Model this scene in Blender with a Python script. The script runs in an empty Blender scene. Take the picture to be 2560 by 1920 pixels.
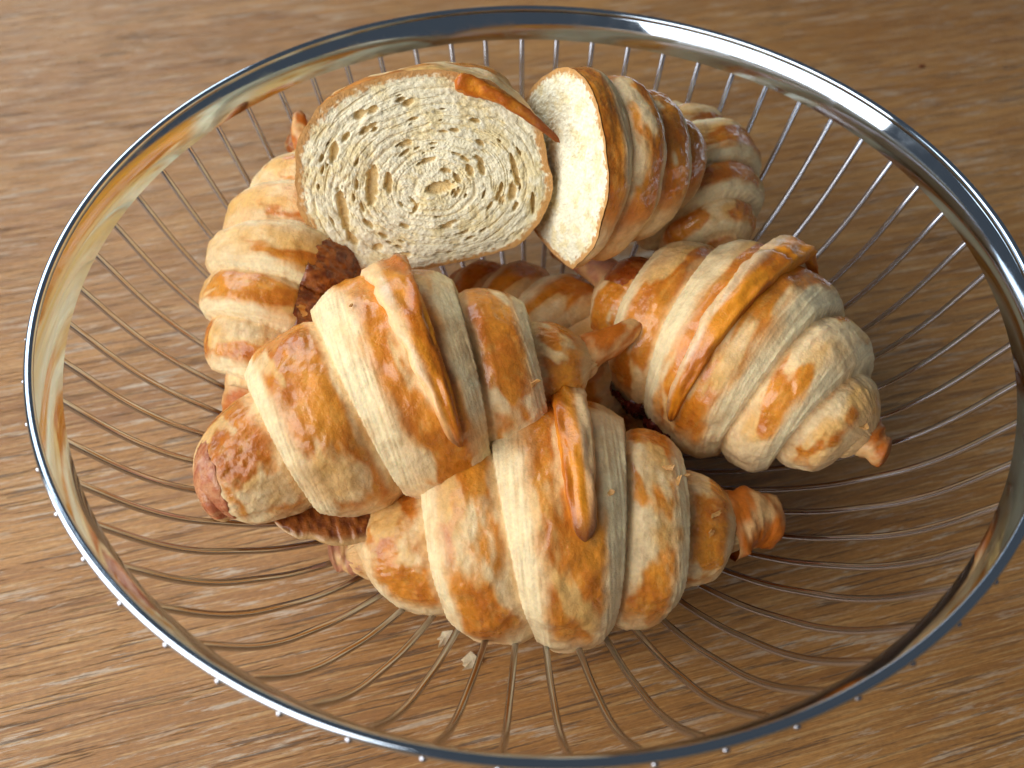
import bpy, math, random
import numpy as np
from mathutils import Matrix, Vector

random.seed(7)
scene = bpy.context.scene
COL = scene.collection
S = 0.14            # metres per basket radius
TZ = 0.66           # table lies this many radii below the lower edge of the rim band


def V(x, y, z):
    return np.array([x * S, y * S, (z + TZ) * S])


# ------------------------------------------------------------------ camera
cam_d = bpy.data.cameras.new('camera')
cam = bpy.data.objects.new('camera', cam_d)
COL.objects.link(cam)
scene.camera = cam
cam_d.sensor_fit = 'HORIZONTAL'
cam_d.sensor_width = 36.0
cam_d.lens = 36.0 * 2146.0 / 2560.0
cam_d.clip_start = 0.01
cam_d.clip_end = 50
CAMP = V(-0.0555, -1.3636, 1.3440)
_r = Vector((0.99992, 0.00995, 0.00791))
_u = Vector((-0.01271, 0.78275, 0.62221))
_b = _r.cross(_u)
M = Matrix((_r, _u, _b)).transposed().to_4x4()
M.translation = Vector(CAMP)
cam.matrix_world = M
cam_d.dof.use_dof = True
cam_d.dof.focus_distance = 0.255
cam_d.dof.aperture_fstop = 11.0

# ------------------------------------------------------------------ world and lamps
world = bpy.data.worlds.new('World')
scene.world = world
world.use_nodes = True
bg = world.node_tree.nodes['Background']
bg.inputs['Color'].default_value = (0.80, 0.89, 1.0, 1)
bg.inputs['Strength'].default_value = 0.085


def area(name, loc, target, sx, sy, power, col):
    d = bpy.data.lights.new(name, 'AREA')
    d.shape = 'RECTANGLE'
    d.size, d.size_y = sx, sy
    d.energy = power
    d.color = col
    o = bpy.data.objects.new(name, d)
    COL.objects.link(o)
    o.location = loc
    o.rotation_euler = (Vector(target) - Vector(loc)).to_track_quat('-Z', 'Y').to_euler()
    return o


area('window_light', (-0.85, -0.46, 0.60), (0.0, 0.0, 0.05), 1.25, 1.0, 18.0, (1.0, 0.985, 0.96))
area('far_sheen_light', (-1.00, 1.10, 1.10), (0.0, 0.0, 0.0), 1.2, 1.0, 14.0, (0.82, 0.92, 1.0))  # added area lamp, tuned for the pale sheen on the table's left side

scene.view_settings.view_transform = 'Standard'
scene.view_settings.look = 'None'
scene.view_settings.exposure = 0.14
scene.view_settings.gamma = 1.0
scene.view_settings.use_curve_mapping = False
scene.cycles.use_denoising = True
scene.cycles.use_adaptive_sampling = True
scene.cycles.adaptive_threshold = 0.025
scene.cycles.adaptive_min_samples = 16
scene.cycles.max_bounces = 5
scene.cycles.diffuse_bounces = 3
scene.cycles.glossy_bounces = 3
scene.cycles.transmission_bounces = 1


# ------------------------------------------------------------------ noise
def _hash(ix, iy, iz, seed):
    h = (ix.astype(np.int64) * 374761393 + iy.astype(np.int64) * 668265263
         + iz.astype(np.int64) * 2147483647 + seed * 974711)
    h = (h ^ (h >> 13)) * 1274126177
    h = h & 0x7fffffff
    h = (h ^ (h >> 16)) & 0xffffff
    return h / float(0xffffff)


def vn(x, y, z=0.0, seed=0):
    x, y, z = np.broadcast_arrays(np.asarray(x, float), np.asarray(y, float), np.asarray(z, float))
    fx, fy, fz = np.floor(x), np.floor(y), np.floor(z)
    tx, ty, tz = x - fx, y - fy, z - fz
    tx, ty, tz = [t * t * t * (t * (t * 6 - 15) + 10) for t in (tx, ty, tz)]
    out = 0.0
    for a in (0, 1):
        wa = tx if a else 1 - tx
        for b in (0, 1):
            wb = ty if b else 1 - ty
            for c in (0, 1):
                wc = tz if c else 1 - tz
                out = out + wa * wb * wc * _hash(fx + a, fy + b, fz + c, seed)
    return out


def fbm(x, y, z=0.0, seed=0, octs=3, gain=0.5):
    s, a, n = 0.0, 1.0, 0.0
    f = 1.0
    for o in range(octs):
        s = s + a * vn(x * f, y * f, np.asarray(z) * f, seed + 17 * o)
        n += a
        a *= gain
        f *= 2.03
    return s / n


def sm(a, b, x):
    t = np.clip((x - a) / (b - a + 1e-12), 0, 1)
    return t * t * (3 - 2 * t)


def lerp(a, b, t):
    t = np.asarray(t)[..., None]
    return np.asarray(a) * (1 - t) + np.asarray(b) * t


# ------------------------------------------------------------------ mesh helpers
def mesh_from(name, verts, faces, mat, cols=None, gloss=None, smooth=True):
    me = bpy.data.meshes.new(name)
    verts = np.asarray(verts, np.float32).reshape(-1, 3)
    faces = np.asarray(faces, np.int32)
    me.vertices.add(len(verts))
    me.vertices.foreach_set('co', verts.ravel())
    k = faces.shape[1]
    me.loops.add(faces.size)
    me.loops.foreach_set('vertex_index', faces.ravel())
    me.polygons.add(len(faces))
    me.polygons.foreach_set('loop_start', np.arange(0, faces.size, k, dtype=np.int32))
    me.polygons.foreach_set('loop_total', np.full(len(faces), k, np.int32))
    me.polygons.foreach_set('use_smooth', np.full(len(faces), smooth, bool))
    me.update(calc_edges=True)
    if cols is not None:
        at = me.attributes.new('albedo', 'FLOAT_COLOR', 'POINT')
        c4 = np.ones((len(verts), 4), np.float32)
        c4[:, :3] = np.asarray(cols).reshape(-1, 3)
        at.data.foreach_set('color', c4.ravel())
    if gloss is not None:
        at = me.attributes.new('gloss', 'FLOAT', 'POINT')
        at.data.foreach_set('value', np.asarray(gloss, np.float32).ravel())
    me.materials.append(mat)
    return me


def grid_faces(nu, nv, wrap, flip=False):
    i = np.arange(nu - 1)[:, None]
    j = np.arange(nv if wrap else nv - 1)[None, :]
    j2 = (j + 1) % nv
    a, b, c, d = i * nv + j, i * nv + j2, (i + 1) * nv + j2, (i + 1) * nv + j
    a, b, c, d = np.broadcast_arrays(a, b, c, d)
    f = np.stack([a, b, c, d], -1).reshape(-1, 4)
    return f[:, ::-1].copy() if flip else f


def obj(name, me, parent=None):
    o = bpy.data.objects.new(name, me)
    COL.objects.link(o)
    if parent is not None:
        o.parent = parent
    return o


def tag(o, label=None, cat=None, group=None, kind=None):
    if label: o['label'] = label
    if cat: o['category'] = cat
    if group: o['group'] = group
    if kind: o['kind'] = kind
    return o


def tube_grid(path, rad, nseg=10, flat=1.0, upv=(0, 0, 1)):
    """closed tube along path, rad scalar or array; returns (n,nseg,3)"""
    path = np.asarray(path, float)
    n = len(path)
    rad = np.broadcast_to(np.asarray(rad, float), (n,))
    t = np.gradient(path, axis=0)
    t /= np.linalg.norm(t, axis=1)[:, None] + 1e-12
    upv = np.asarray(upv, float)
    s = np.cross(t, upv)
    s /= np.linalg.norm(s, axis=1)[:, None] + 1e-12
    w = np.cross(s, t)
    a = np.linspace(0, 2 * np.pi, nseg, endpoint=False)
    return (path[:, None, :] + rad[:, None, None] * (np.cos(a)[None, :, None] * s[:, None, :]
            + flat * np.sin(a)[None, :, None] * w[:, None, :]))


# ------------------------------------------------------------------ materials
def new_mat(name):
    m = bpy.data.materials.new(name)
    m.use_nodes = True
    nt = m.node_tree
    nt.nodes.clear()
    out = nt.nodes.new('ShaderNodeOutputMaterial')
    p = nt.nodes.new('ShaderNodeBsdfPrincipled')
    nt.links.new(p.outputs[0], out.inputs[0])
    return m, nt, p


def N(nt, t, **kw):
    n = nt.nodes.new(t)
    for k, v in kw.items():
        if k in n.inputs:
            n.inputs[k].default_value = v
        else:
            setattr(n, k, v)
    return n


def mathn(nt, op, a, b=None, clamp=False):
    n = nt.nodes.new('ShaderNodeMath')
    n.operation = op
    n.use_clamp = clamp
    for i, v in enumerate((a, b)):
        if v is None: continue
        if isinstance(v, (int, float)): n.inputs[i].default_value = v
        else: nt.links.new(v, n.inputs[i])
    return n.outputs[0]


def ramp(nt, src, lo, hi, a=0.0, b=1.0):
    n = nt.nodes.new('ShaderNodeMapRange')
    n.interpolation_type = 'SMOOTHSTEP'
    n.inputs['From Min'].default_value = lo
    n.inputs['From Max'].default_value = hi
    n.inputs['To Min'].default_value = a
    n.inputs['To Max'].default_value = b
    nt.links.new(src, n.inputs['Value'])
    return n.outputs[0]


def mixc(nt, fac, a, b, mode='MIX'):
    n = nt.nodes.new('ShaderNodeMix')
    n.data_type = 'RGBA'
    n.blend_type = mode
    for i, v in ((0, fac), (6, a), (7, b)):
        if isinstance(v, (int, float)): n.inputs[i].default_value = v
        elif isinstance(v, tuple): n.inputs[i].default_value = (*v, 1.0) if len(v) == 3 else v
        else: nt.links.new(v, n.inputs[i])
    return n.outputs[2]


def pastry_material(name, rough_dry, rough_wet, sss, bump, coat):
    m, nt, p = new_mat(name)
    tc = N(nt, 'ShaderNodeTexCoord')
    at = N(nt, 'ShaderNodeAttribute', attribute_name='albedo')
    gl = N(nt, 'ShaderNodeAttribute', attribute_name='gloss')
    n1 = N(nt, 'ShaderNodeTexNoise', Scale=900.0, Detail=3.0, Roughness=0.6)
    n2 = N(nt, 'ShaderNodeTexNoise', Scale=260.0, Detail=3.0, Roughness=0.6)
    n3 = N(nt, 'ShaderNodeTexNoise', Scale=2200.0, Detail=1.0)
    for n in (n1, n2, n3):
        nt.links.new(tc.outputs['Object'], n.inputs['Vector'])
    v = ramp(nt, n2.outputs[0], 0.3, 0.7, 0.92, 1.06)
    v2 = ramp(nt, n1.outputs[0], 0.3, 0.7, 0.93, 1.06)
    vv = mathn(nt, 'MULTIPLY', v, v2)
    comb = N(nt, 'ShaderNodeCombineColor')
    for i in range(3): nt.links.new(vv, comb.inputs[i])
    c = mixc(nt, 1.0, at.outputs['Color'], comb.outputs[0], 'MULTIPLY')
    nt.links.new(c, p.inputs['Base Color'])
    rg = mathn(nt, 'MULTIPLY', gl.outputs['Fac'], rough_wet - rough_dry)
    rg = mathn(nt, 'ADD', rg, rough_dry)
    rn = ramp(nt, n2.outputs[0], 0.3, 0.7, -0.06, 0.08)
    nt.links.new(mathn(nt, 'ADD', rg, rn, True), p.inputs['Roughness'])
    p.inputs['Specular IOR Level'].default_value = 0.32
    p.inputs['Subsurface Weight'].default_value = sss
    p.inputs['Subsurface Radius'].default_value = (1.0, 0.42, 0.16)
    p.inputs['Subsurface Scale'].default_value = 0.0028
    if coat:
        cw = mathn(nt, 'MULTIPLY', gl.outputs['Fac'], coat)
        nt.links.new(cw, p.inputs['Coat Weight'])
        p.inputs['Coat Roughness'].default_value = 0.15
    b1 = N(nt, 'ShaderNodeBump', Strength=bump, Distance=0.0007)
    nt.links.new(n1.outputs[0], b1.inputs['Height'])
    b2 = N(nt, 'ShaderNodeBump', Strength=bump * 0.8, Distance=0.0004)
    nt.links.new(n3.outputs[0], b2.inputs['Height'])
    nt.links.new(b1.outputs[0], b2.inputs['Normal'])
    b3 = N(nt, 'ShaderNodeBump', Strength=bump, Distance=0.0012)
    nt.links.new(n2.outputs[0], b3.inputs['Height'])
    nt.links.new(b2.outputs[0], b3.inputs['Normal'])
    nt.links.new(b3.outputs[0], p.inputs['Normal'])
    return m


M_PASTRY = pastry_material('baked_pastry', 0.58, 0.28, 0.16, 0.28, 0.55)
M_CRUMB = pastry_material('pastry_crumb', 0.85, 0.8, 0.0, 0.45, 0.0)
M_JAM = pastry_material('caramelised_filling', 0.4, 0.14, 0.0, 0.35, 0.7)


def chrome(name, base, rough, smudge, speck=0.35):
    m, nt, p = new_mat(name)
    p.inputs['Metallic'].default_value = 1.0
    tc = N(nt, 'ShaderNodeTexCoord')
    n = N(nt, 'ShaderNodeTexNoise', Scale=55.0, Detail=5.0, Roughness=0.65, Distortion=0.6)
    nt.links.new(tc.outputs['Object'], n.inputs['Vector'])
    nt.links.new(ramp(nt, n.outputs[0], 0.45, 0.7, rough, rough + smudge), p.inputs['Roughness'])
    n2 = N(nt, 'ShaderNodeTexNoise', Scale=900.0, Detail=2.0)
    nt.links.new(tc.outputs['Object'], n2.inputs['Vector'])
    sp = ramp(nt, n2.outputs[0], 0.70, 0.74, 0.0, speck)
    c = mixc(nt, sp, base, (0.85, 0.85, 0.88))
    nt.links.new(c, p.inputs['Base Color'])
    return m


M_CHROME = chrome('polished_steel', (0.54, 0.63, 0.74), 0.05, 0.10)
M_WIRE = chrome('steel_wire', (0.52, 0.54, 0.60), 0.13, 0.05, 0.0)

# oak table
m, nt, p = new_mat('worn_oak')
M_OAK = m
tc = N(nt, 'ShaderNodeTexCoord')
mp = N(nt, 'ShaderNodeMapping')
mp.inputs['Rotation'].default_value = (0, 0, math.radians(-15.0))
nt.links.new(tc.outputs['Object'], mp.inputs['Vector'])


def stretched(sx, sy, scale, detail=4.0, rough=0.6, dist=0.0, off=0.0):
    q = N(nt, 'ShaderNodeMapping')
    q.inputs['Scale'].default_value = (sx, sy, 1)
    q.inputs['Location'].default_value = (off, off * 1.7, off)
    nt.links.new(mp.outputs[0], q.inputs['Vector'])
    n = N(nt, 'ShaderNodeTexNoise', Scale=scale, Detail=detail, Roughness=rough, Distortion=dist)
    nt.links.new(q.outputs[0], n.inputs['Vector'])
    return n.outputs[0]


broad = stretched(1.0, 5.0, 5.0, 5.0, 0.55, 0.4)
ringf = stretched(1.0, 16.0, 9.0, 5.0, 0.6, 0.4, 3.1)
streak = stretched(1.0, 26.0, 34.0, 6.0, 0.66, 0.15, 1.3)
fine = stretched(1.0, 34.0, 62.0, 6.0, 0.68, 0.0, 5.7)
pore = stretched(1.0, 30.0, 32.0, 5.0, 0.62, 0.1, 8.3)
scuff_sheen = stretched(1.0, 11.0, 36.0, 7.0, 0.74, 0.4, 12.9)
gate = stretched(1.0, 2.5, 9.0, 3.0, 0.6, 0.3, 21.0)
grainy = stretched(1.0, 2.0, 420.0, 2.0, 0.6, 0.0, 2.2)
c = mixc(nt, ramp(nt, broad, 0.32, 0.68), (0.370, 0.163, 0.040), (0.510, 0.252, 0.076))
c = mixc(nt, ramp(nt, ringf, 0.42, 0.75), c, (0.290, 0.122, 0.034))
c = mixc(nt, ramp(nt, fine, 0.42, 0.66, 0.0, 0.60), c, (0.235, 0.108, 0.034))
c = mixc(nt, ramp(nt, streak, 0.50, 0.64, 0.0, 0.60), c, (0.570, 0.345, 0.140))
sg = ramp(nt, gate, 0.34, 0.58, 0.40, 1.0)
sc_ = mathn(nt, 'MULTIPLY', ramp(nt, scuff_sheen, 0.535, 0.625, 0.0, 0.70), sg)
c = mixc(nt, sc_, c, (0.560, 0.460, 0.345))  # greyish scuffs, with sky sheen on the open grain painted in
pm = mathn(nt, 'MULTIPLY', ramp(nt, pore, 0.57, 0.63, 0.0, 1.0), sg)
c = mixc(nt, mathn(nt, 'MULTIPLY', pm, 0.72), c, (0.110, 0.066, 0.038))
gv = ramp(nt, grainy, 0.3, 0.7, 0.90, 1.10)
cb = N(nt, 'ShaderNodeCombineColor')
for i in range(3): nt.links.new(gv, cb.inputs[i])
c = mixc(nt, 1.0, c, cb.outputs[0], 'MULTIPLY')
nt.links.new(c, p.inputs['Base Color'])
rr = ramp(nt, streak, 0.35, 0.7, 0.43, 0.31)
nt.links.new(rr, p.inputs['Roughness'])
p.inputs['Specular IOR Level'].default_value = 0.6
hb = mathn(nt, 'SUBTRACT', mathn(nt, 'MULTIPLY', streak, 0.6), mathn(nt, 'MULTIPLY', pm, 0.5))
hb = mathn(nt, 'ADD', hb, mathn(nt, 'MULTIPLY', fine, 0.35))
b1 = N(nt, 'ShaderNodeBump', Strength=0.70, Distance=0.0010)
nt.links.new(hb, b1.inputs['Height'])
nt.links.new(b1.outputs[0], p.inputs['Normal'])

# ------------------------------------------------------------------ table
t = 0.03
X0, X1, Y0, Y1 = -1.1, 1.1, -0.75, 1.3
tv = [(X0, Y0, 0), (X1, Y0, 0), (X1, Y1, 0), (X0, Y1, 0), (X0, Y0, -t), (X1, Y0, -t), (X1, Y1, -t), (X0, Y1, -t)]
tf = [(0, 1, 2, 3), (7, 6, 5, 4), (0, 4, 5, 1), (1, 5, 6, 2), (2, 6, 7, 3), (3, 7, 4, 0)]
tab = obj('table', mesh_from('table', tv, tf, M_OAK, smooth=False))
tag(tab, 'worn oak table top with open grain', 'table', kind='structure')

# ------------------------------------------------------------------ wire basket
basket = bpy.data.objects.new('wire_basket', None)
COL.objects.link(basket)
tag(basket, 'round steel wire bread basket with a polished rim band', 'basket')


def lathe(name, prof, mat, parent, n=288):
    prof = np.asarray(prof, float)
    a = np.linspace(0, 2 * np.pi, n, endpoint=False)
    P = np.stack([prof[:, None, 0] * np.cos(a) * S, prof[:, None, 0] * np.sin(a) * S,
                  (prof[:, None, 1] + TZ) * S + 0 * a], -1)
    return obj(name, mesh_from(name, P, grid_faces(len(prof), n, True), mat), parent)


# rim band: gently dished strip, closed profile
zz = np.linspace(0, 0.072, 14)
ri = 0.9985 + 0.030 * (zz / 0.072) - 0.0030 * np.sin(np.pi * zz / 0.072)
prof = np.concatenate([np.stack([ri, zz], 1), np.stack([ri + 0.0065, zz], 1)[::-1], [[ri[0], zz[0]]]])
rim = lathe('rim_band', prof, M_CHROME, basket)
ba = np.linspace(0, 2 * np.pi, 17)
lathe('rim_bead', np.stack([1.0320 + 0.0092 * np.cos(ba), 0.0755 + 0.0092 * np.sin(ba)], 1), M_CHROME, rim)
# foot ring
prof = [(0.385, -0.66), (0.400, -0.66), (0.400, -0.607), (0.385, -0.607), (0.385, -0.66)]
lathe('foot_ring', prof, M_CHROME, basket)
# wires
wr = np.array([0.375, 0.42, 0.46, 0.52, 0.60, 0.665, 0.75, 0.82, 0.868, 0.905, 0.935, 0.962, 0.985, 1.004, 1.016, 1.027, 1.036])
wz = np.array([-0.600, -0.592, -0.578, -0.552, -0.508, -0.465, -0.395, -0.320, -0.265, -0.212, -0.160, -0.104, -0.050, -0.006, 0.022, 0.046, 0.066])
tt = np.linspace(0, 1, len(wr))
ts = np.linspace(0, 1, 60)


def crspline(ts, tt, y):
    mgr = np.gradient(y, tt)
    i = np.clip(np.searchsorted(tt, ts, 'right') - 1, 0, len(tt) - 2)
    h = tt[i + 1] - tt[i]
    s_ = (ts - tt[i]) / h
    return ((2 * s_**3 - 3 * s_**2 + 1) * y[i] + (s_**3 - 2 * s_**2 + s_) * h * mgr[i]
            + (-2 * s_**3 + 3 * s_**2) * y[i + 1] + (s_**3 - s_**2) * h * mgr[i + 1])


wp = np.stack([crspline(ts, tt, wr) * S, 0 * ts, (crspline(ts, tt, wz) + TZ) * S], 1)
WRAD = 0.0076 * S
wg = tube_grid(wp, WRAD, 10, upv=(0, 1, 0))
wire_me = mesh_from('wire', wg, grid_faces(60, 10, True), M_WIRE)
# rounded wire end
su, sv = np.meshgrid(np.linspace(0, np.pi, 9), np.linspace(0, 2 * np.pi, 12, endpoint=False), indexing='ij')
sp = np.stack([np.sin(su) * np.cos(sv), np.sin(su) * np.sin(sv), np.cos(su)], -1)
tip_me = mesh_from('wire_end', sp * 0.0070 * S + np.array([1.0395 * S, 0, (0.0700 + TZ) * S]), grid_faces(9, 12, True), M_WIRE)
A0 = math.radians(158.30)
for k in range(60):
    w = obj('wire', wire_me, basket)
    w.rotation_euler = (0, 0, A0 + k * 2 * math.pi / 60 + random.uniform(-0.002, 0.002))
    obj('wire_end', tip_me, w)

# ------------------------------------------------------------------ croissants
PALE = np.array((0.87, 0.64, 0.35))
CREAM = np.array((0.90, 0.73, 0.43))
TAN = np.array((0.74, 0.44, 0.18))
GOLD = np.array((0.76, 0.275, 0.016))
DEEP = np.array((0.50, 0.125, 0.006))
BROWN = np.array((0.17, 0.045, 0.014))
ROSY = np.array((0.55, 0.24, 0.13))
BF = np.array([0, .04, .12, .26, .45, .62, .74, .82, .89, .95, 1.0])
BB = np.array([-.50, -.36, -.06, .28, .50, .54, .50, .38, .14, -.12, -.30])


class Roll:
    def __init__(s, L, R0, seed, phi_t, uc=0.0, amp=0.13, wy=1.0, wz=0.92, bend=0.0, pitch=0.32, cover=0.5,
                 flat=0.62, end=0.13, tone=0.0, power=0.95, lift=0.0, step=0.42, sq=1.0, bald=(), pleft=None, eleft=None):
        s.__dict__.update(locals())

    def edges(s, th, side):
        out = []
        for k in range(6):
            tau = th / (2 * np.pi) + k
            e = 0.05 + s.pitch * (tau - 0.3)
            e = e + 0.060 * (fbm(tau * 2.6, side * 3.7 + 9.1, 0.0, s.seed + 5, 2) - 0.5)
            if k == 0:
                e = np.maximum(e, 0.0) * sm(0.26, 0.40, tau)
            out.append(e)
        return out

    def layer(s, u, th):
        uu = u - s.uc * (1 - np.abs(u))
        a = np.abs(uu)
        f = np.zeros_like(a)
        b = np.zeros_like(a)
        kk = np.zeros_like(a)
        am = np.zeros_like(a)
        for side in (-1, 1):
            msk = (uu >= 0) if side > 0 else (uu < 0)
            E = s.edges(th, side)
            inner = np.zeros_like(a)
            for k in range(6):
                outer = np.maximum(E[k], inner + 1e-4)
                inb = msk & (a >= inner) & (a < outer)
                fa = np.clip((a - inner) / (outer - inner), 0, 1)
                fs = 0.45 + 0.55 * np.clip(a / outer, 0, 1)
                w = sm(0.0, 0.06, inner)
                bv = np.interp(fa, BF, BB) * w + np.interp(fs, BF, BB) * (1 - w)
                f = np.where(inb, fa * w + fs * (1 - w), f)
                b = np.where(inb, bv, b)
                kk = np.where(inb, k, kk)
                am = np.where(inb, (inner * 0.62 + outer * 0.38) * w + (a * 0.4) * (1 - w), am)
                inner = outer
        return f, b, kk, am

    def point(s, u, th, full=True):
        phi = s.phi_t - th
        a = np.abs(u)
        f, b, kk, am = s.layer(u, th)
        am = np.minimum(am, 0.9)
        ae = np.where(a < 0.97, a * (1 - s.step) + am * s.step, a)
        wend = sm(0.80, 0.95, a)
        ae = ae * (1 - wend) + a * wend
        en = np.where(u < 0, s.eleft or s.end, s.end)
        pr = en + (1 - en) * np.power(np.clip(1 - ae * ae, 0, 1), np.where(u < 0, s.pleft or s.power, s.power))
        pr = pr * np.where(a > 0.92, np.sqrt(np.clip(1 - ((a - 0.92) / 0.08) ** 2, 0, 1)), 1.0)
        cp, sp_ = np.cos(phi), np.sin(phi)
        r = s.R0 * pr * (1 + s.amp * b * (0.6 + 0.4 / (pr + 0.3)))
        q = (u * s.L / s.R0 * 1.0, cp * 1.0, sp_ * 1.0)
        lo = fbm(q[0] * 1.6 + s.seed, q[1] * 1.6, q[2] * 1.6, s.seed, 3) - 0.5
        r = r * (1 + 0.16 * lo)
        if full:
            md = fbm(q[0] * 7 + s.seed, q[1] * 7, q[2] * 7, s.seed + 31, 3) - 0.5
            # thin parallel layers on the cut dough edge, wrinkles on the skin
            lam = sm(0.72, 0.85, f)
            fi = fbm(u * 150 + s.seed, th * 2.5, 0.0, s.seed + 61, 2) - 0.5
            wr_ = fbm(u * 26, th * 9, 0.0, s.seed + 71, 3) - 0.5
            r = r + s.R0 * (0.026 * md + 0.012 * fi * lam * np.minimum(1, pr * 1.6) + 0.016 * wr_ * (1 - lam))
        if s.sq != 1.0:
            r = r * np.power(np.abs(cp) ** s.sq + np.abs(sp_) ** s.sq, -1.0 / s.sq)
        y = r * cp * s.wy
        z = r * sp_ * s.wz
        zb = s.flat * s.R0 * pr
        z = np.where(z < -zb, -zb + 0.3 * (z + zb), z)
        x = u * s.L + 0 * th
        y = y + s.bend * s.L * (u * u - 1)
        z = z + s.lift * s.L * (u * u - 1)
        return np.stack([x, y, z], -1), f, b, kk, pr

    def colour(s, u, th, f, b, kk, pr):
        phi = s.phi_t - th
        cp, sp_ = np.cos(phi), np.sin(phi)
        sd = s.seed
        w1 = fbm(u * 16, np.cos(th) * 3.0, np.sin(th) * 3.0, sd + 3, 4)
        w2 = fbm(u * 7 + 9, np.cos(th) * 1.7, np.sin(th) * 1.7, sd + 13, 4)
        w3 = fbm(u * 30, np.cos(th) * 7, np.sin(th) * 7, sd + 23, 3)
        pat = fbm(u * 6 + 3.3 + (kk + np.mod(th, 2 * np.pi) / (2 * np.pi)) * 1.7, np.cos(th) * 1.15, np.sin(th) * 1.15, sd + 43, 4, 0.48)
        fw = f + 0.20 * (w1 - 0.5)
        lam = sm(0.76, 0.90, fw)
        base = lerp(PALE, TAN, sm(0.40, 0.66, w2) * 0.75)
        base = lerp(base, ROSY, sm(0.60, 0.78, w3) * 0.22)
        base = lerp(base, np.array((0.80, 0.44, 0.11)), sm(0.15, 0.35, fw) * (1 - sm(0.62, 0.84, fw)) * sm(0.30, 0.58, w2 * 0.5 + pat * 0.5) * sm(-0.3, 0.2, sp_) * 0.75)
        stripe = fbm(u * 170 + sd, th * 2.0, 0.0, sd + 61, 2)
        cr = lerp(CREAM, TAN * 1.02, sm(0.52, 0.75, stripe) * 0.28)
        cr = lerp(cr, TAN, sm(0.50, 0.72, w2) * 0.55)
        base = lerp(base, cr, lam)
        # crust near the baking tray and at the two ends
        base = lerp(base, GOLD * 0.9, sm(-0.45, -0.85, sp_) * 0.75)
        base = lerp(base, TAN, sm(0.80, 0.93, np.abs(u)) * 0.7)
        g = sm(0.02, 0.16, fw) * (1 - sm(0.70, 0.86, fw))
        g = g * sm(s.cover - 0.045, s.cover + 0.05, pat + 0.07 * (w3 - 0.5))
        g = g * sm(-0.35, 0.10, sp_ + 0.5 * (w2 - 0.5))
        g = g * (1 - sm(0.86, 0.97, np.abs(u)))
        dp = np.clip(sm(0.34 - s.tone, 0.72 - s.tone, w1 * 0.35 + w2 * 0.65) * 0.95, 0, 1)
        gc = lerp(GOLD, DEEP, dp)
        gc = lerp(gc, np.array((0.74, 0.40, 0.09)), sm(0.55, 0.75, w3) * 0.30)
        for (bu, bp, ru, rp) in s.bald:
            dph = np.angle(np.exp(1j * (phi - math.radians(bp))))
            e = np.sqrt(((u - bu) / ru) ** 2 + (dph / math.radians(rp)) ** 2) + 0.7 * (w3 - 0.5) + 0.5 * (w1 - 0.5)
            g = g * sm(0.9, 1.05, e)
            base = lerp(base, lerp(PALE, ROSY, 0.25), (1 - sm(0.85, 1.05, e)) * 0.8)
        c = lerp(base, gc, g * 0.95)
        c = lerp(c, BROWN * 1.3, sm(0.965, 1.0, np.abs(u)) * 0.6)
        return c, np.clip(g * (0.6 + 0.7 * w3), 0, 1)


def frame(e1, e2, up):
    x = Vector(e2) - Vector(e1)
    L = x.length
    x.normalize()
    y = Vector(up).cross(x).normalized()
    z = x.cross(y)
    return x, y, z, L


def place(o, origin, x, y, z):
    m = Matrix((x, y, z)).transposed().to_4x4()
    m.translation = Vector(origin)
    o.matrix_world = m


def body(roll, parent, nu=400, nv=300, u0=-1.0, u1=1.0, name='dough_roll', rings=True):
    if u0 <= -1 and u1 >= 1:
        un = np.sin(np.linspace(-np.pi / 2, np.pi / 2, nu)) * 0.35 + np.linspace(-1, 1, nu) * 0.65
    else:
        un = np.linspace(u0, u1, nu)
    th = np.linspace(0, 2 * np.pi, nv, endpoint=False)
    U, T = np.meshgrid(un, th, indexing='ij')
    P, f, b, kk, pr = roll.point(U, T)
    c, g = roll.colour(U, T, f, b, kk, pr)
    return obj(name, mesh_from(name, P, grid_faces(nu, nv, True), M_PASTRY, c, g), parent)


def radial(roll, th):
    phi = roll.phi_t - th
    d = np.stack([0 * phi, np.cos(phi) * roll.wy, np.sin(phi) * roll.wz], -1)
    return d / np.linalg.norm(d, axis=-1)[..., None]


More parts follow.
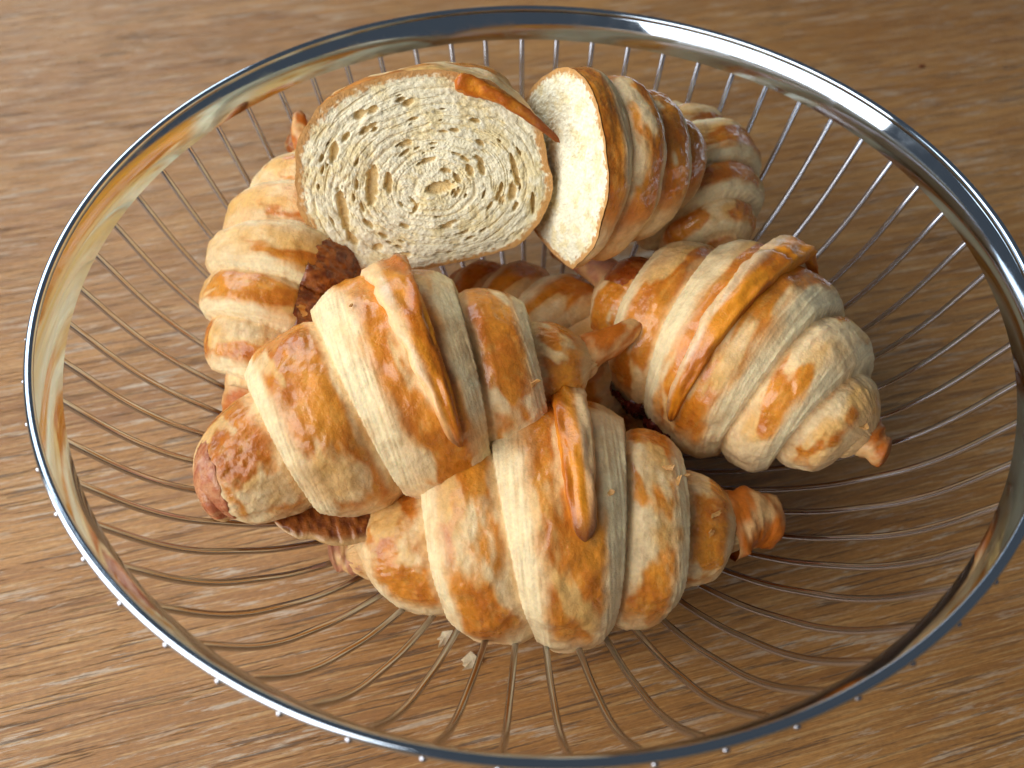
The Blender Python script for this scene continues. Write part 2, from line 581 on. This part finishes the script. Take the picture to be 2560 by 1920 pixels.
def tail(roll, parent, t1=0.40, w0=0.30, h0=0.20, drift=0.0, lift=0.0, tip_u=0.0, col=None, name='tail_flap', t0=0.0, tipw=0.16, cream=-1):
    """tapering end strip of the rolled dough that lies over the middle band"""
    n, m_ = 90, 26
    tt_ = np.linspace(0, 1, n)
    th = (t0 + tt_ * (t1 - t0)) * 2 * np.pi
    u = roll.uc * 1.0 + tip_u * (1 - tt_) ** 1.5 + drift * tt_
    C, f, b, kk, pr = roll.point(u, np.mod(th, 2 * np.pi), full=False)
    rad = radial(roll, th)
    ax = np.array([1.0, 0, 0])
    wd = roll.R0 * w0 * (tipw + (1 - tipw) * np.power(tt_, 0.75))
    wd = wd * np.sqrt(np.clip(tt_ / 0.04, 0.0, 1))
    hh = roll.R0 * h0 * (0.38 + 0.62 * np.power(tt_, 0.6)) * (1 - 1.3 * sm(0.66, 1.0, tt_)) * np.sqrt(np.clip(tt_ / 0.04, 0, 1))
    lf = roll.R0 * lift * (1 - tt_) ** 2
    a = np.linspace(0, 2 * np.pi, m_, endpoint=False)
    tn = np.cross(rad, ax)
    A, TT = np.meshgrid(a, tt_)
    nz = fbm(TT * 18, np.cos(A) * 2.2, np.sin(A) * 1.5, roll.seed + 91, 3) - 0.5
    ca, sa = np.cos(A), np.sin(A)
    up = np.sign(sa) * np.abs(sa) ** 0.55
    P = (C[:, None, :] + ax * (wd[:, None] * (ca + 0.25 * cream * (ca * cream > 0) * (1 - np.abs(sa))) * (1 + 0.45 * nz))[..., None]
         + rad[:, None, :] * ((hh[:, None] * (up * 0.62 + 0.30)) * (1 + 0.8 * nz) + lf[:, None])[..., None])
    w1 = fbm(TT * 9, np.cos(A) * 1.2, np.sin(A) * 1.2, roll.seed + 93, 4)
    cc = lerp(GOLD, DEEP, sm(0.35, 0.65, w1) * 0.9)
    cc = lerp(cc, CREAM, sm(0.25, 0.6, cream * ca + 0.5 * (w1 - 0.5)) * (1 - sm(0.0, 0.25, 0.25 - TT) * 0.7) * 0.62)
    cc = lerp(cc, BROWN, (1 - sm(0.0, 0.09, TT)) * 0.9)
    if col is not None:
        cc = lerp(cc, col, 0.6)
    g = np.clip(sm(0.2, 0.8, sa) * (0.5 + w1 * 0.8), 0, 1)
    return obj(name, mesh_from(name, P, grid_faces(n, m_, True), M_PASTRY, cc, g), parent)


def patch(roll, parent, u0, u1, a0, a1, thick, seed, name='filling', rough=0.5, col0=None, col1=None, n=130, bub=90.0, edge=0.28):
    """oozed filling that lies on the skin between angles a0 and a1 (degrees round the roll)"""
    uu = np.linspace(u0, u1, n)
    ph = np.radians(np.linspace(a0, a1, n))
    U, PH = np.meshgrid(uu, ph, indexing='ij')
    th = np.mod(roll.phi_t - PH, 2 * np.pi)
    P, f, b, kk, pr = roll.point(U, th, full=False)
    rad = radial(roll, th)
    xu = (U - (u0 + u1) / 2) / ((u1 - u0) / 2)
    xv = (PH - ph.mean()) / ((ph[-1] - ph[0]) / 2)
    d = 1 - np.sqrt(xu ** 2 + xv ** 2) + edge * 2.4 * (fbm(U * 11, PH * 3.5, 0, seed, 4) - 0.5)
    h = np.where(d > 0, thick * np.sqrt(np.clip(d / 0.35, 0, 1)), d * thick * 6)
    bb = fbm(U * bub, PH * bub * 0.28, 0, seed + 3, 2) - 0.5
    h = h + thick * rough * bb * (d > -0.05)
    P = P + rad * (roll.R0 * h)[..., None]
    cc = lerp(col0, col1, sm(0.3, 0.7, fbm(U * 24, PH * 8, 0, seed + 9, 3)))
    return obj(name, mesh_from(name, P, grid_faces(n, n, False), M_JAM, cc, np.clip(0.5 + 0 * U, 0, 1)), parent)


def nub(parent, roll, side, length, rad, dirv, seed, name='end_tip', col=None, sq=0.0, rough=0.4):
    """small twisted point of dough at the end of a roll"""
    n, m_ = 40, 24
    tt_ = np.linspace(0, 1, n)
    base, *_ = roll.point(np.array([side * 0.90]), np.array([0.0]), full=False)
    c0 = np.array([side * 0.86 * roll.L, -0.26 * roll.bend * roll.L, -0.26 * roll.lift * roll.L])
    d = np.array(dirv, float)
    d /= np.linalg.norm(d)
    path = c0 + tt_[:, None] * length * d + np.stack([0 * tt_, 0.06 * length * np.sin(tt_ * 4 + seed), 0.08 * length * np.sin(tt_ * 3 + seed * 2)], 1)
    r = rad * (1 - (1 - sq) * 0.72 * tt_) * np.sqrt(np.clip((1 - tt_) / 0.10, 0, 1))
    G = tube_grid(path, r, m_, flat=0.8, upv=(0.1, 0.2, 1))
    A, TT = np.meshgrid(np.linspace(0, 2 * np.pi, m_, endpoint=False), tt_)
    nz = fbm(TT * 6, np.cos(A) * 1.4, np.sin(A) * 1.4, seed, 3) - 0.5
    ctr = path[:, None, :]
    G = ctr + (G - ctr) * (1 + rough * nz)[..., None]
    w1 = fbm(TT * 5, np.cos(A), np.sin(A), seed + 5, 3)
    cc = lerp(TAN, col if col is not None else GOLD, sm(0.3, 0.65, w1))
    cc = lerp(cc, BROWN, sm(0.75, 1.0, TT) * 0.6)
    return obj(name, mesh_from(name, G, grid_faces(n, m_, True), M_PASTRY, cc, 0.3 + 0 * TT), parent)


def lump(name, loc, size, seed, col, parent=None, mat=None, flatz=0.35, rot=0.0, nn=(14, 20)):
    """irregular flake or crumb"""
    su, sv = np.meshgrid(np.linspace(0, np.pi, nn[0]), np.linspace(0, 2 * np.pi, nn[1], endpoint=False), indexing='ij')
    d = np.stack([np.sin(su) * np.cos(sv), np.sin(su) * np.sin(sv), np.cos(su)], -1)
    k = 0.55 + 0.95 * fbm(d[..., 0] * 1.7 + seed, d[..., 1] * 1.7, d[..., 2] * 1.7, seed, 3)
    P = d * k[..., None] * np.array(size) * np.array([1, 1, flatz])
    P[..., 2] += 0.35 * size[2] * (P[..., 0] / size[0]) ** 2
    c, s_ = math.cos(rot), math.sin(rot)
    P = np.stack([P[..., 0] * c - P[..., 1] * s_, P[..., 0] * s_ + P[..., 1] * c, P[..., 2]], -1)
    cc = lerp(col, col * 0.8, fbm(d[..., 0] * 3, d[..., 1] * 3, d[..., 2] * 3, seed + 2, 2))
    o = obj(name, mesh_from(name, P, grid_faces(nn[0], nn[1], True), mat or M_PASTRY, cc, 0.1 + 0 * su), parent)
    o.location = loc
    return o


def chip(name, loc, size, seed, col, parent=None, thick=0.0004, curl=0.5, rot=0.0):
    """thin broken plate of crust with a jagged outline"""
    rg = random.Random(seed)
    n = 11
    an = sorted(rg.uniform(0, 2 * math.pi) for _ in range(n))
    rr_ = [rg.uniform(0.55, 1.15) for _ in range(n)]
    pts = []
    for side in (1, -1):
        for a_, r_ in zip(an, rr_):
            x_, y_ = size[0] * r_ * math.cos(a_), size[1] * r_ * math.sin(a_)
            pts.append((x_, y_, curl * x_ * x_ / size[0] + 0.3 * curl * y_ + side * thick * 0.5))
    pts += [(0, 0, thick * 0.8), (0, 0, -thick * 0.5)]
    fc = []
    for i in range(n):
        j = (i + 1) % n
        fc += [(2 * n, i, j), (2 * n + 1, n + j, n + i), (i, n + i, n + j), (i, n + j, j)]
    P = np.array(pts)
    c, s_ = math.cos(rot), math.sin(rot)
    P = np.stack([P[:, 0] * c - P[:, 1] * s_, P[:, 0] * s_ + P[:, 1] * c, P[:, 2]], -1)
    cc = np.tile(np.asarray(col), (len(P), 1)) * np.array([[rg.uniform(0.8, 1.1)] for _ in range(len(P))])
    o = obj(name, mesh_from(name, P, fc, M_PASTRY, cc, np.full(len(P), 0.15), smooth=False), parent)
    o.location = loc
    return o


def croissant(name, label, e1, e2, roll_kw, up=(0, 0, 1), nu=400, nv=300, group='croissants in the basket'):
    p1, p2 = V(*e1), V(*e2)
    x, y, z, L = frame(p1, p2, up)
    roll = Roll(L=L / 2, **roll_kw)
    o = bpy.data.objects.new(name, None)
    COL.objects.link(o)
    place(o, (p1 + p2) / 2, x, y, z)
    tag(o, label, 'croissant', group)
    body(roll, o, nu, nv)
    return o, roll


D2R = math.radians
JAM0 = np.array((0.16, 0.035, 0.008))
JAM1 = np.array((0.36, 0.105, 0.018))
DARKJAM = np.array((0.05, 0.008, 0.006))

# A: large one, front left
A, rA = croissant('croissant', 'large golden croissant at front left with brown jam under its lower edge',
                  (-0.730, -0.400, -0.26), (0.140, -0.095, -0.15),
                  dict(R0=0.262 * S, seed=11, phi_t=D2R(160), uc=0.16, cover=0.32, tone=0.05, bend=-0.20, power=1.25, pleft=1.55, eleft=0.30, bald=((0.04, 190, 0.12, 14), (0.26, 172, 0.03, 4))), nu=440, nv=320)
tail(rA, A, t1=0.50, w0=0.25, h0=0.16, tip_u=0.05, tipw=0.12)
nub(A, rA, 1, 0.22 * S, 0.058 * S, (1, 0.15, -0.1), 3, col=DEEP)
patch(rA, A, -1.0, -0.84, 60, 200, 0.02, 35, col0=np.array((0.46, 0.13, 0.05)), col1=np.array((0.62, 0.27, 0.12)), rough=0.3, bub=14, name='baked_end')
# B: front
B, rB = croissant('croissant', 'pale golden croissant at the front with a thick brown-tipped tail down its middle',
                  (-0.430, -0.455, -0.43), (0.480, -0.410, -0.36),
                  dict(R0=0.272 * S, seed=23, phi_t=D2R(128), uc=0.13, cover=0.47, tone=0.03, bend=-0.12, wz=0.95, power=1.25), nu=440, nv=320)
tail(rB, B, t1=0.50, w0=0.18, h0=0.19, tip_u=0.04, tipw=0.45, cream=1)
nub(B, rB, -1, 0.11 * S, 0.062 * S, (-1, -0.1, -0.2), 5, col=ROSY, sq=0.5)
nub(B, rB, 1, 0.15 * S, 0.085 * S, (1, 0.1, -0.35), 6, col=DEEP, sq=0.6)
# C: right
C, rC = croissant('croissant', 'ridged croissant on the right with dark jam along its lower left edge',
                  (0.165, 0.250, -0.27), (0.765, -0.245, -0.25),
                  dict(R0=0.262 * S, seed=37, phi_t=D2R(182), uc=0.06, cover=0.48, tone=0.04, bend=-0.08), nu=420, nv=320)
tail(rC, C, t1=0.50, w0=0.20, h0=0.16, tip_u=-0.05)
nub(C, rC, -1, 0.25 * S, 0.052 * S, (-1, 0.22, 0.12), 7, col=ROSY, sq=0.3)
nub(C, rC, 1, 0.10 * S, 0.060 * S, (1, 0.0, -0.2), 8, col=DEEP, sq=0.5)
# D: left
D, rD = croissant('croissant', 'pale croissant at the left of the pile with brown filling on its right side',
                  (-0.575, 0.545, -0.06), (-0.675, -0.165, -0.30),
                  dict(R0=0.184 * S, seed=51, phi_t=D2R(-20), uc=0.0, cover=0.51, tone=0.02), nu=360, nv=260)
nub(D, rD, -1, 0.15 * S, 0.045 * S, (-1, -0.5, 0.35), 9, col=DEEP)
nub(D, rD, 1, 0.12 * S, 0.070 * S, (1, 0.1, -0.2), 10, col=DEEP, sq=0.3)
# G: back right, mostly hidden
G, rG = croissant('croissant', 'croissant at the back right half hidden behind the cut half',
                  (0.310, 0.790, -0.11), (0.520, 0.330, -0.23),
                  dict(R0=0.200 * S, seed=67, phi_t=D2R(60), cover=0.42, tone=0.10), nu=260, nv=200)
# H: bottom middle
H, rH = croissant('croissant', 'shaded croissant at the bottom between the three front ones',
                  (-0.240, 0.420, -0.41), (0.310, -0.060, -0.46),
                  dict(R0=0.200 * S, seed=79, phi_t=D2R(20), cover=0.48), nu=240, nv=180)
# I: back left, only its end shows
I, rI = croissant('croissant', 'croissant behind the round cut face, only its brown-tipped left end showing',
                  (-0.615, 0.590, -0.12), (0.000, 0.640, -0.26),
                  dict(R0=0.165 * S, seed=83, phi_t=D2R(30), cover=0.48), nu=260, nv=200)
nub(I, rI, -1, 0.13 * S, 0.050 * S, (-0.8, -0.4, 0.45), 12, col=DEEP, sq=0.4)

# torn flakes standing off the crust
def flakes(roll, o, spots):
    for i, (u_, ph_, sz, rt) in enumerate(spots):
        th_ = np.mod(roll.phi_t - math.radians(ph_), 2 * math.pi)
        p_, *_ = roll.point(np.array([u_]), np.array([th_]))
        d_ = radial(roll, np.array([th_]))[0]
        f_ = chip('flake', p_[0] + d_ * 0.0007, (sz * 0.6, sz * 0.34), 200 + i + roll.seed, np.array((0.62, 0.32, 0.10)), o, rot=rt)
        f_.rotation_euler = Vector(d_).to_track_quat('Z', 'Y').to_euler()
        f_.rotation_euler.x += random.uniform(-0.5, 0.5)


flakes(rA, A, [(0.62, 140, 0.0030, 0.4), (0.66, 150, 0.0016, 1.0), (-0.05, 80, 0.0018, 0.9)])
flakes(rB, B, [(0.58, 88, 0.0042, 0.3), (0.63, 94, 0.0032, 1.2), (0.68, 84, 0.0026, 2.0), (0.80, 110, 0.0036, 0.5), (0.77, 128, 0.0028, 1.4), (0.30, 108, 0.0022, 0.2)])
flakes(rC, C, [(0.05, 150, 0.0020, 0.4), (0.93, 120, 0.0030, 0.8)])
# fillings
patch(rD, D, -0.30, 0.72, -40, 58, 0.05, 5, col0=JAM0, col1=JAM1, rough=0.5, bub=60)
patch(rC, C, -0.78, 0.12, 196, 232, 0.06, 15, col0=DARKJAM, col1=np.array((0.14, 0.02, 0.012)), rough=0.8, bub=50)
patch(rC, C, -0.92, -0.66, 60, 120, 0.03, 25, col0=np.array((0.30, 0.06, 0.008)), col1=JAM1, rough=0.2, bub=20)


def jam_skirt(roll, parent, u0, u1, ang, w, h, seed):
    n, m_ = 110, 30
    uu = np.linspace(u0, u1, n)
    th = np.mod(np.full(n, roll.phi_t - math.radians(ang)), 2 * np.pi)
    Cc, *_ = roll.point(uu, th, full=False)
    Cc = np.stack([np.polyval(np.polyfit(uu, Cc[:, i], 2), uu) for i in range(3)], 1)
    tt_ = np.linspace(0, 1, n)
    env = np.sin(np.pi * tt_) ** 0.4
    a = np.linspace(0, 2 * np.pi, m_, endpoint=False)
    A_, T_ = np.meshgrid(a, tt_)
    U_ = np.meshgrid(a, uu)[1]
    out = np.array([0, -1.0, -0.10])
    wdt = w * env * (0.85 + 0.3 * fbm(uu * 14, 0 * uu, 0, seed, 3))
    q_ = 0.0013
    nz = vn(U_ * roll.L / q_, np.cos(A_) * w * 0.8 / q_, np.sin(A_) * 1.5, seed + 4) - 0.5
    P = (Cc[:, None, :] + out * (wdt[:, None] * (0.25 + np.cos(A_)))[..., None]
         + np.array([0, 0, 1.0]) * (h * env[:, None] * np.sin(A_) * (1 + 0.9 * nz) - 0.3 * h)[..., None])
    P[..., 0] += 0.0006 * nz
    ed = sm(0.70, 0.95, np.cos(A_))
    cc = lerp(JAM0, JAM1, sm(0.35, 0.65, nz + 0.5))
    cc = lerp(cc, np.array((0.66, 0.40, 0.16)), ed * 0.85)
    return obj('filling', mesh_from('filling', P, grid_faces(n, m_, True), M_JAM, cc, 0.6 + 0 * A_), parent)


jam_skirt(rA, A, -0.72, -0.12, 210, 0.060 * S, 0.013 * S, 41)


# cut halves
def half(label, c0, tip, up, roll_kw, crumbfn, nu=240, nv=320, ucut=0.0):
    p1, p2 = V(*c0), V(*tip)
    x, y, z, L = frame(p1, p2, up)
    roll = Roll(L=L, **roll_kw)
    o = bpy.data.objects.new('croissant_half', None)
    COL.objects.link(o)
    place(o, p1, x, y, z)
    tag(o, label, 'croissant half', 'two halves of a cut croissant')
    body(roll, o, nu, nv, ucut, 1.0)
    crumbfn(roll, o)
    return o, roll


def crumb_face(pores, seed, spiral=True, ctr=(0.0, 0.0), jag=0.0, tilt=0.0):
    def fn(roll, o):
        nr, nv = 190, 420
        th = np.linspace(0, 2 * np.pi, nv, endpoint=False)
        Bd, *_ = roll.point(np.zeros(nv), th)
        s_ = np.linspace(0, 1, nr) ** 0.8
        c0 = np.array([0, ctr[0], ctr[1]])
        ss = s_[:, None, None]
        P = c0 * (1 - ss) + Bd[None] * ss * (1.002)
        P[..., 0] = 0
        yy, zz_ = P[..., 1] / roll.R0, P[..., 2] / roll.R0
        rho = np.sqrt(((yy - ctr[0] / roll.R0) / 1.12) ** 2 + ((zz_ - ctr[1] / roll.R0) / 0.88) ** 2)
        ang = np.arctan2((zz_ - ctr[1] / roll.R0), (yy - ctr[0] / roll.R0))
        wob = 0.24 * (fbm(yy * 2.2, zz_ * 2.2, 0, seed, 2) - 0.5) + 0.07 * (fbm(yy * 7, zz_ * 7, 0, seed + 2, 2) - 0.5)
        ph = (rho + wob) * 13.0 - ang / (2 * np.pi)
        fine_ = fbm(yy * 34, zz_ * 34, 0, seed + 7, 3) - 0.5
        vfine = fbm(yy * 75, zz_ * 75, 0, seed + 8, 2) - 0.5
        depth = 0.0 * yy
        hole = 0.0 * yy
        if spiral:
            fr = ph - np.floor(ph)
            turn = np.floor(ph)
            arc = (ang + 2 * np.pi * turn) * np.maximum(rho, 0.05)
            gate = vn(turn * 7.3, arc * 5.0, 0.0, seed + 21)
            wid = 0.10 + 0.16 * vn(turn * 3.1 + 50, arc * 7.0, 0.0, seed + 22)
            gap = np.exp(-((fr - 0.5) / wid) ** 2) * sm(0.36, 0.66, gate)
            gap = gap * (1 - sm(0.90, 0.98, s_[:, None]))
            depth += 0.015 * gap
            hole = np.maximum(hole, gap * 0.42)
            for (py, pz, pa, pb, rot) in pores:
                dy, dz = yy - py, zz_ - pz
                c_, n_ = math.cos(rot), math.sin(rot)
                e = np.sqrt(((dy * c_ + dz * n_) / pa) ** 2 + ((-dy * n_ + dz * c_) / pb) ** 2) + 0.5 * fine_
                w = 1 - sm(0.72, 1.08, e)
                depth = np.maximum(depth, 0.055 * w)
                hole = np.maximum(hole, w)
        low = fbm(yy * 3.2, zz_ * 3.2, 0, seed + 4, 3) - 0.5
        disp = -depth + (0.013 if spiral else 0.035) * fine_ + 0.010 * vfine + 0.05 * low
        rimw = sm(0.90, 1.0, s_)[:, None]
        disp = disp * (1 - rimw * 0.8)
        if jag:
            jg = fbm(np.cos(th) * 9, np.sin(th) * 9, 0, seed + 50, 3) - 0.5
            disp = disp - jag * sm(0.6, 1.0, s_)[:, None] * 0 + jag * jg[None, :] * sm(0.8, 1.0, s_)[:, None]
        P[..., 0] = -roll.R0 * disp - 0.0004
        light = np.array((0.93, 0.86, 0.62)) if spiral else np.array((0.88, 0.83, 0.63))
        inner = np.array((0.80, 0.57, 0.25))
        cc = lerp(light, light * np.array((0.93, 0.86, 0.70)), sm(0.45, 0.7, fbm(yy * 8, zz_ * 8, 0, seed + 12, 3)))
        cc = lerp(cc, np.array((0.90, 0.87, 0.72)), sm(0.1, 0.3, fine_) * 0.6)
        cc = lerp(cc, inner, np.clip(hole, 0, 1) * 0.85)  # buttery pore walls, plus the glow of light scattered in the holes painted tan
        cr = sm(0.925, 0.965, s_[:, None] + 0.10 * fine_)
        cc = lerp(cc, np.array((0.56, 0.27, 0.07)), cr * 0.92)
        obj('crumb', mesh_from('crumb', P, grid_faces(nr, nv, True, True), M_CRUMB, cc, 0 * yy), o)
    return fn


# pores of the round face in units of the roll radius (y is to the right in the picture)
rng = random.Random(4)
PX = [(950, 387, 33, 14, 0), (811, 348, 50, 13, 1.2), (846, 352, 24, 8, 1.3), (734, 386, 52, 11, 1.45), (734, 455, 20, 10, 1.9),
      (830, 518, 18, 7, -.3), (780, 487, 12, 10, 0), (1097, 432, 20, 11, 1.2), (1113, 386, 40, 7, 1.6), (1020, 365, 14, 8, 1.9),
      (1045, 367, 20, 7, 1.7), (940, 325, 20, 6, .1), (905, 281, 15, 7, .1), (830, 201, 14, 9, .4), (933, 201, 13, 7, .3),
      (860, 198, 12, 8, .2), (755, 264, 24, 9, 1.1), (1135, 465, 28, 5, 1.4), (952, 468, 16, 5, .1), (885, 420, 14, 5, .8)]
PORES = [((x - 917) / 245.0, -(y - 360) / 245.0, a / 245.0, b / 245.0, r) for x, y, a, b, r in PX]
for i in range(80):
    a_ = rng.uniform(0, 2 * math.pi)
    q_ = math.sqrt(rng.uniform(0.03, 0.86))
    py, pz = 1.02 * q_ * math.cos(a_), 0.78 * q_ * math.sin(a_)
    tg = math.atan2((pz + 0.1) / 0.75, (py - 0.12) / 1.1) + math.pi / 2
    l_ = rng.uniform(0.015, 0.055)
    PORES.append((py, pz, l_, l_ * rng.uniform(0.25, 0.5), tg))
# the half that shows its round cut face to the viewer
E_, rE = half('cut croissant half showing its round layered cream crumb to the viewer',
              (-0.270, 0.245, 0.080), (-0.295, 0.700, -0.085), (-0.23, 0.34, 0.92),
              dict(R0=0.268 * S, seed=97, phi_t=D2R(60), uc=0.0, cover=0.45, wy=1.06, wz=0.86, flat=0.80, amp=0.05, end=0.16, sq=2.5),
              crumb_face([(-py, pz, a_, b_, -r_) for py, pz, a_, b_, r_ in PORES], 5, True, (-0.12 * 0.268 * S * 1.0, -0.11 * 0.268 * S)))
# the other half, cut face turned to the left
F_, rF = half('cut croissant half leaning right with its smooth white crumb turned left',
              (0.045, 0.290, 0.078), (0.425, 0.470, -0.020), (0.10, 0.15, 1.0),
              dict(R0=0.218 * S, seed=103, phi_t=D2R(60), uc=0.0, cover=0.40, tone=0.06, wy=0.95, wz=1.0, flat=0.80, pitch=0.25),
              crumb_face([], 8, False, (0, 0), jag=0.0))

# peeled-up tail of the round half
tt_ = np.linspace(0, 1, 40)
r0 = rE.R0
pth = np.stack([-0.06 * r0 - 0.10 * r0 * tt_, -(0.48 + 0.74 * tt_) * r0, (0.74 - 0.66 * tt_ + 0.10 * np.sin(np.pi * tt_)) * r0], 1)
rad_ = r0 * (0.085 - 0.062 * tt_) * np.sqrt(np.clip(tt_ / 0.05, 0, 1)) * np.sqrt(np.clip((1 - tt_) / 0.04, 0, 1))
G_ = tube_grid(pth, rad_, 18, flat=0.7, upv=(1, 0, 0.2))
Aq, Tq = np.meshgrid(np.linspace(0, 2 * np.pi, 18, endpoint=False), tt_)
nq = fbm(Tq * 12, np.cos(Aq), np.sin(Aq), 9, 3)
G_ = pth[:, None, :] + (G_ - pth[:, None, :]) * (0.6 + 0.8 * nq)[..., None]
cq = lerp(lerp(GOLD, DEEP, sm(0.3, 0.6, nq)), BROWN, sm(0.25, 0.95, Tq) * 0.8)
obj('tail_flap', mesh_from('tail_flap', G_, grid_faces(40, 18, True), M_PASTRY, cq, 0.4 + 0 * Aq), E_)

# ------------------------------------------------------------------ loose flakes and crumbs
FL = np.array((0.80, 0.66, 0.44))
for i, (x, y, sx, sy, r_) in enumerate([(-0.208, -0.558, 0.0042, 0.0026, 1.2), (-0.142, -0.614, 0.0044, 0.0030, 0.9)]):
    chip('crumb', (x * S, y * S, 0.0008), (sx * 1.05, sy * 0.95), 60 + i, FL, thick=0.0008, curl=0.3, rot=r_)
    o = bpy.data.objects[-1] if False else None
for i, o in enumerate([ob for ob in COL.objects if ob.name.startswith('crumb') and ob.parent is None]):
    tag(o, ['pale pastry crumb on the table, the one further from the front rim', 'pale pastry crumb on the table, the one closer to the front rim'][i],
        'crumb', 'crumbs under the basket')
st = lump('crumb', (1.666 * S, 1.978 * S, 0.0006), (0.0022, 0.0013, 0.0012), 77, np.array((0.22, 0.06, 0.02)), rot=0.3, flatz=0.4)
tag(st, 'tiny dark brown crumb lying on the bare table beyond the right rim', 'crumb')
